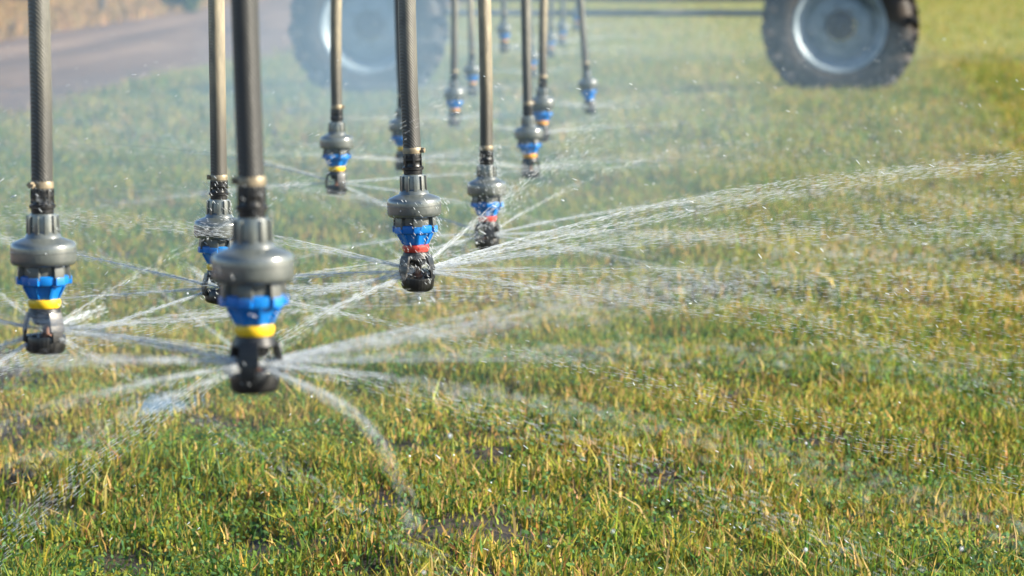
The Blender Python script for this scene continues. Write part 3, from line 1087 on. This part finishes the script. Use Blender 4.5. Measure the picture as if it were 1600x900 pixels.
for key, (p, t) in heads.items():
    out, fil = [], []
    S0 = p + Vector((0, 0, 0.0265))
    near = key in JETS
    if near:
        for phi, q1, q2, dmax, amt, kw in JETS[key]:
            ph = R(phi)
            if q1 is None:
                kw = dict(kw); aa = kw.pop("a")
                jet(out, fil, S0, ph, aa, 0.0, dmax, int(amt * 2.6), size=0.78, **kw)
                continue
            d1, z1 = solve_d(S0.x, S0.y, ph, *q1)
            d2, z2 = solve_d(S0.x, S0.y, ph, *q2)
            y1, y2 = z1 - S0.z, z2 - S0.z
            bb = (y2 / d2 - y1 / d1) / (d2 - d1)
            bb = min(max(bb, -0.35), -0.03)
            aa = y1 / d1 - bb * d1
            jet(out, fil, S0, ph, aa, bb, dmax, int(amt * 3.6), size=0.8 + 0.05 * (p.y - 3), **kw)
    else:
        nj = 9
        off = rng.random() * 40
        for k in range(nj):
            ph = R(off + 360 * k / nj + rng.normal() * 5)
            jet(out, fil, S0, ph, 0.10 + 0.03 * rng.normal(), -0.05, 2.1, 320, size=0.9 + 0.03 * p.y, spread=0.032, nf=2, thick=1.0, fill=0.35)
    # wet sheet and spatter clinging round the plate
    co, lo, si, _ = join(out + fil)
    o = np_mesh("water_spray", co, lo, si, M["jet"], smooth=True)
    o.data.materials.append(M["streak"])
    nfl = sum(len(q[2]) for q in out)
    idx = np.zeros(len(si), dtype=np.int32); idx[:nfl] = 1
    o.data.polygons.foreach_set("material_index", idx)
    tag(o, SPRAY_WORDS.get(key, "faint distant spray of water around a small blurred sprinkler"), "water spray", SG, "stuff")

# splashing film and beads around the wrapped sprinkler (E), beads on C, and one hanging drop
sp = []
for key, n in (("E", 800), ("C", 360), ("D", 200), ("B", 40), ("A", 40)):
    p, t = heads[key]
    zz = rng.random(n) * (0.19 if key != "C" else 0.12) + 0.01
    prof_r = np.interp(zz, [0, 0.02, 0.05, 0.064, 0.085, 0.1, 0.105, 0.13, 0.137, 0.16, 0.2], [0.024, 0.026, 0.021, 0.021, 0.031, 0.031, 0.039, 0.039, 0.019, 0.018, 0.015])
    an = rng.random(n) * 2 * math.pi
    rr_ = prof_r + np.abs(rng.normal(size=n)) * (0.010 if key == "E" else 0.004)
    pp = np.stack([p.x + rr_ * np.cos(an), p.y + rr_ * np.sin(an), p.z + zz], -1)
    dd = np.stack([0.7 + 0 * an, 0.1 * rng.normal(size=n), -0.9 + 0.3 * rng.normal(size=n)], -1)
    sp.append(spindles(pp, dd, 0.002 + 0.006 * rng.random(n), 0.00015 + 0.00025 * rng.random(n)))
# loose drops flying through the air
n = 1500
yy = 3.6 + 6.5 * rng.random(n) ** 0.9
xx = (rng.random(n) * 2 - 1) * (0.165 * yy + 0.2)
zz = 0.03 + rng.random(n) ** 1.3 * 0.75
dd = np.stack([0.8 * np.sign(xx + 0.15) + 0.2 * rng.normal(size=n), 0.3 * rng.normal(size=n), -0.45 + 0.25 * rng.normal(size=n)], -1)
sp.append(spindles(np.stack([xx, yy, zz], -1), dd, 0.003 + 0.008 * rng.random(n), 0.0004 + 0.0005 * rng.random(n) ** 2))
# rounder drops that hang between spray and lens
n = 160
yy = 3.0 + 16 * rng.random(n)
xx = (rng.random(n) * 2 - 1) * (0.165 * yy + 0.1)
zz = 0.1 + rng.random(n) * 0.6
rd = 0.0010 + 0.0012 * rng.random(n)
sp.append(spindles(np.stack([xx, yy, zz], -1), np.tile([[0.2, 0, -1.0]], (n, 1)), rd * 2.4, rd))
pc = heads["C"][0] + Vector((0.003, -0.01, -0.012))
for k, (dz, r_) in enumerate(((0, 0.0022), (-0.006, 0.0012))):
    sp.append(spindles(np.array([[pc.x, pc.y, pc.z + dz]]), np.array([[0, 0, 1.0]]), np.array([0.0065]) * (r_ / 0.0022), np.array([r_])))
co, lo, si, _ = join(sp)
o = np_mesh("water_drops", co, lo, si, M["drop"], smooth=True)
tag(o, "loose sparkling water drops flying between the sprinklers and the grass", "water drops", kind="stuff")

# drifting spray mist: soft-edged bodies of droplet-laden air over the rows
vm = bpy.data.materials.new("spray_mist")
vm.use_nodes = True
nt = vm.node_tree
nt.nodes.remove(nt.nodes["Principled BSDF"])
pv = nd(nt, "ShaderNodeVolumePrincipled")
pv.inputs["Color"].default_value = (0.47, 0.68, 0.87, 1)  # blue darkening of shaded spray is put into the volume colour
pv.inputs["Density"].default_value = 0.0165
pv.inputs["Anisotropy"].default_value = 0.25
nt.links.new(pv.outputs[0], nt.nodes["Material Output"].inputs["Volume"])
for cx, cy, cz, rx, ry, rz_ in ((-1.0, 14.0, 0.25, 2.9, 9.0, 0.95), (-0.6, 14.5, 0.3, 1.7, 6.5, 0.8), (-0.75, 9.4, 0.2, 1.4, 4.0, 0.45), (-1.0, 19.6, 0.4, 0.9, 2.4, 0.75), (-0.95, 18.6, 0.35, 0.8, 2.8, 0.65)):
    bm = bmesh.new()
    bmesh.ops.create_uvsphere(bm, u_segments=32, v_segments=20, radius=1)
    o = obj("spray_mist", bm, vm)
    o.location = (cx, cy, cz); o.scale = (rx, ry, rz_)
    tag(o, "pale mist of fine spray drifting over the field round the sprinkler rows", "mist", "mist over the sprinkler rows", "stuff")

# ------------------------------------------------------------------ light
EL, AZ = 25, 101   # azimuth clockwise from +Y (away from the camera); 90 = from the right
w = bpy.data.worlds.new("World")
scene.world = w
w.use_nodes = True
nt = w.node_tree
sky = nd(nt, "ShaderNodeTexSky", sky_type="NISHITA")
sky.sun_disc = False
sky.sun_elevation = R(EL)
sky.sun_rotation = R(AZ)
sky.air_density = 1.0
sky.dust_density = 0.4
sky.ozone_density = 3.5
nt.links.new(sky.outputs[0], nt.nodes["Background"].inputs["Color"])
nt.nodes["Background"].inputs["Strength"].default_value = 0.085
sd = bpy.data.lights.new("sun", "SUN")
sd.energy = 5.0
sd.angle = R(0.5)
sd.color = (1.0, 0.91, 0.75)
so = bpy.data.objects.new("sun", sd)
col.objects.link(so)
dv = Vector((math.sin(R(AZ)) * math.cos(R(EL)), math.cos(R(AZ)) * math.cos(R(EL)), math.sin(R(EL))))
so.rotation_euler = dv.to_track_quat("Z", "Y").to_euler()
so.location = dv * 30

vs = scene.view_settings
vs.view_transform = "Standard"
vs.look = "None"
vs.gamma = 1
vs.exposure = 1.36
vs.use_curve_mapping = False
scene.render.engine = "CYCLES"
cy = scene.cycles
cy.use_denoising = True
cy.transparent_max_bounces = 24
cy.max_bounces = 6
cy.volume_bounces = 2
cy.caustics_reflective = False
cy.caustics_refractive = False
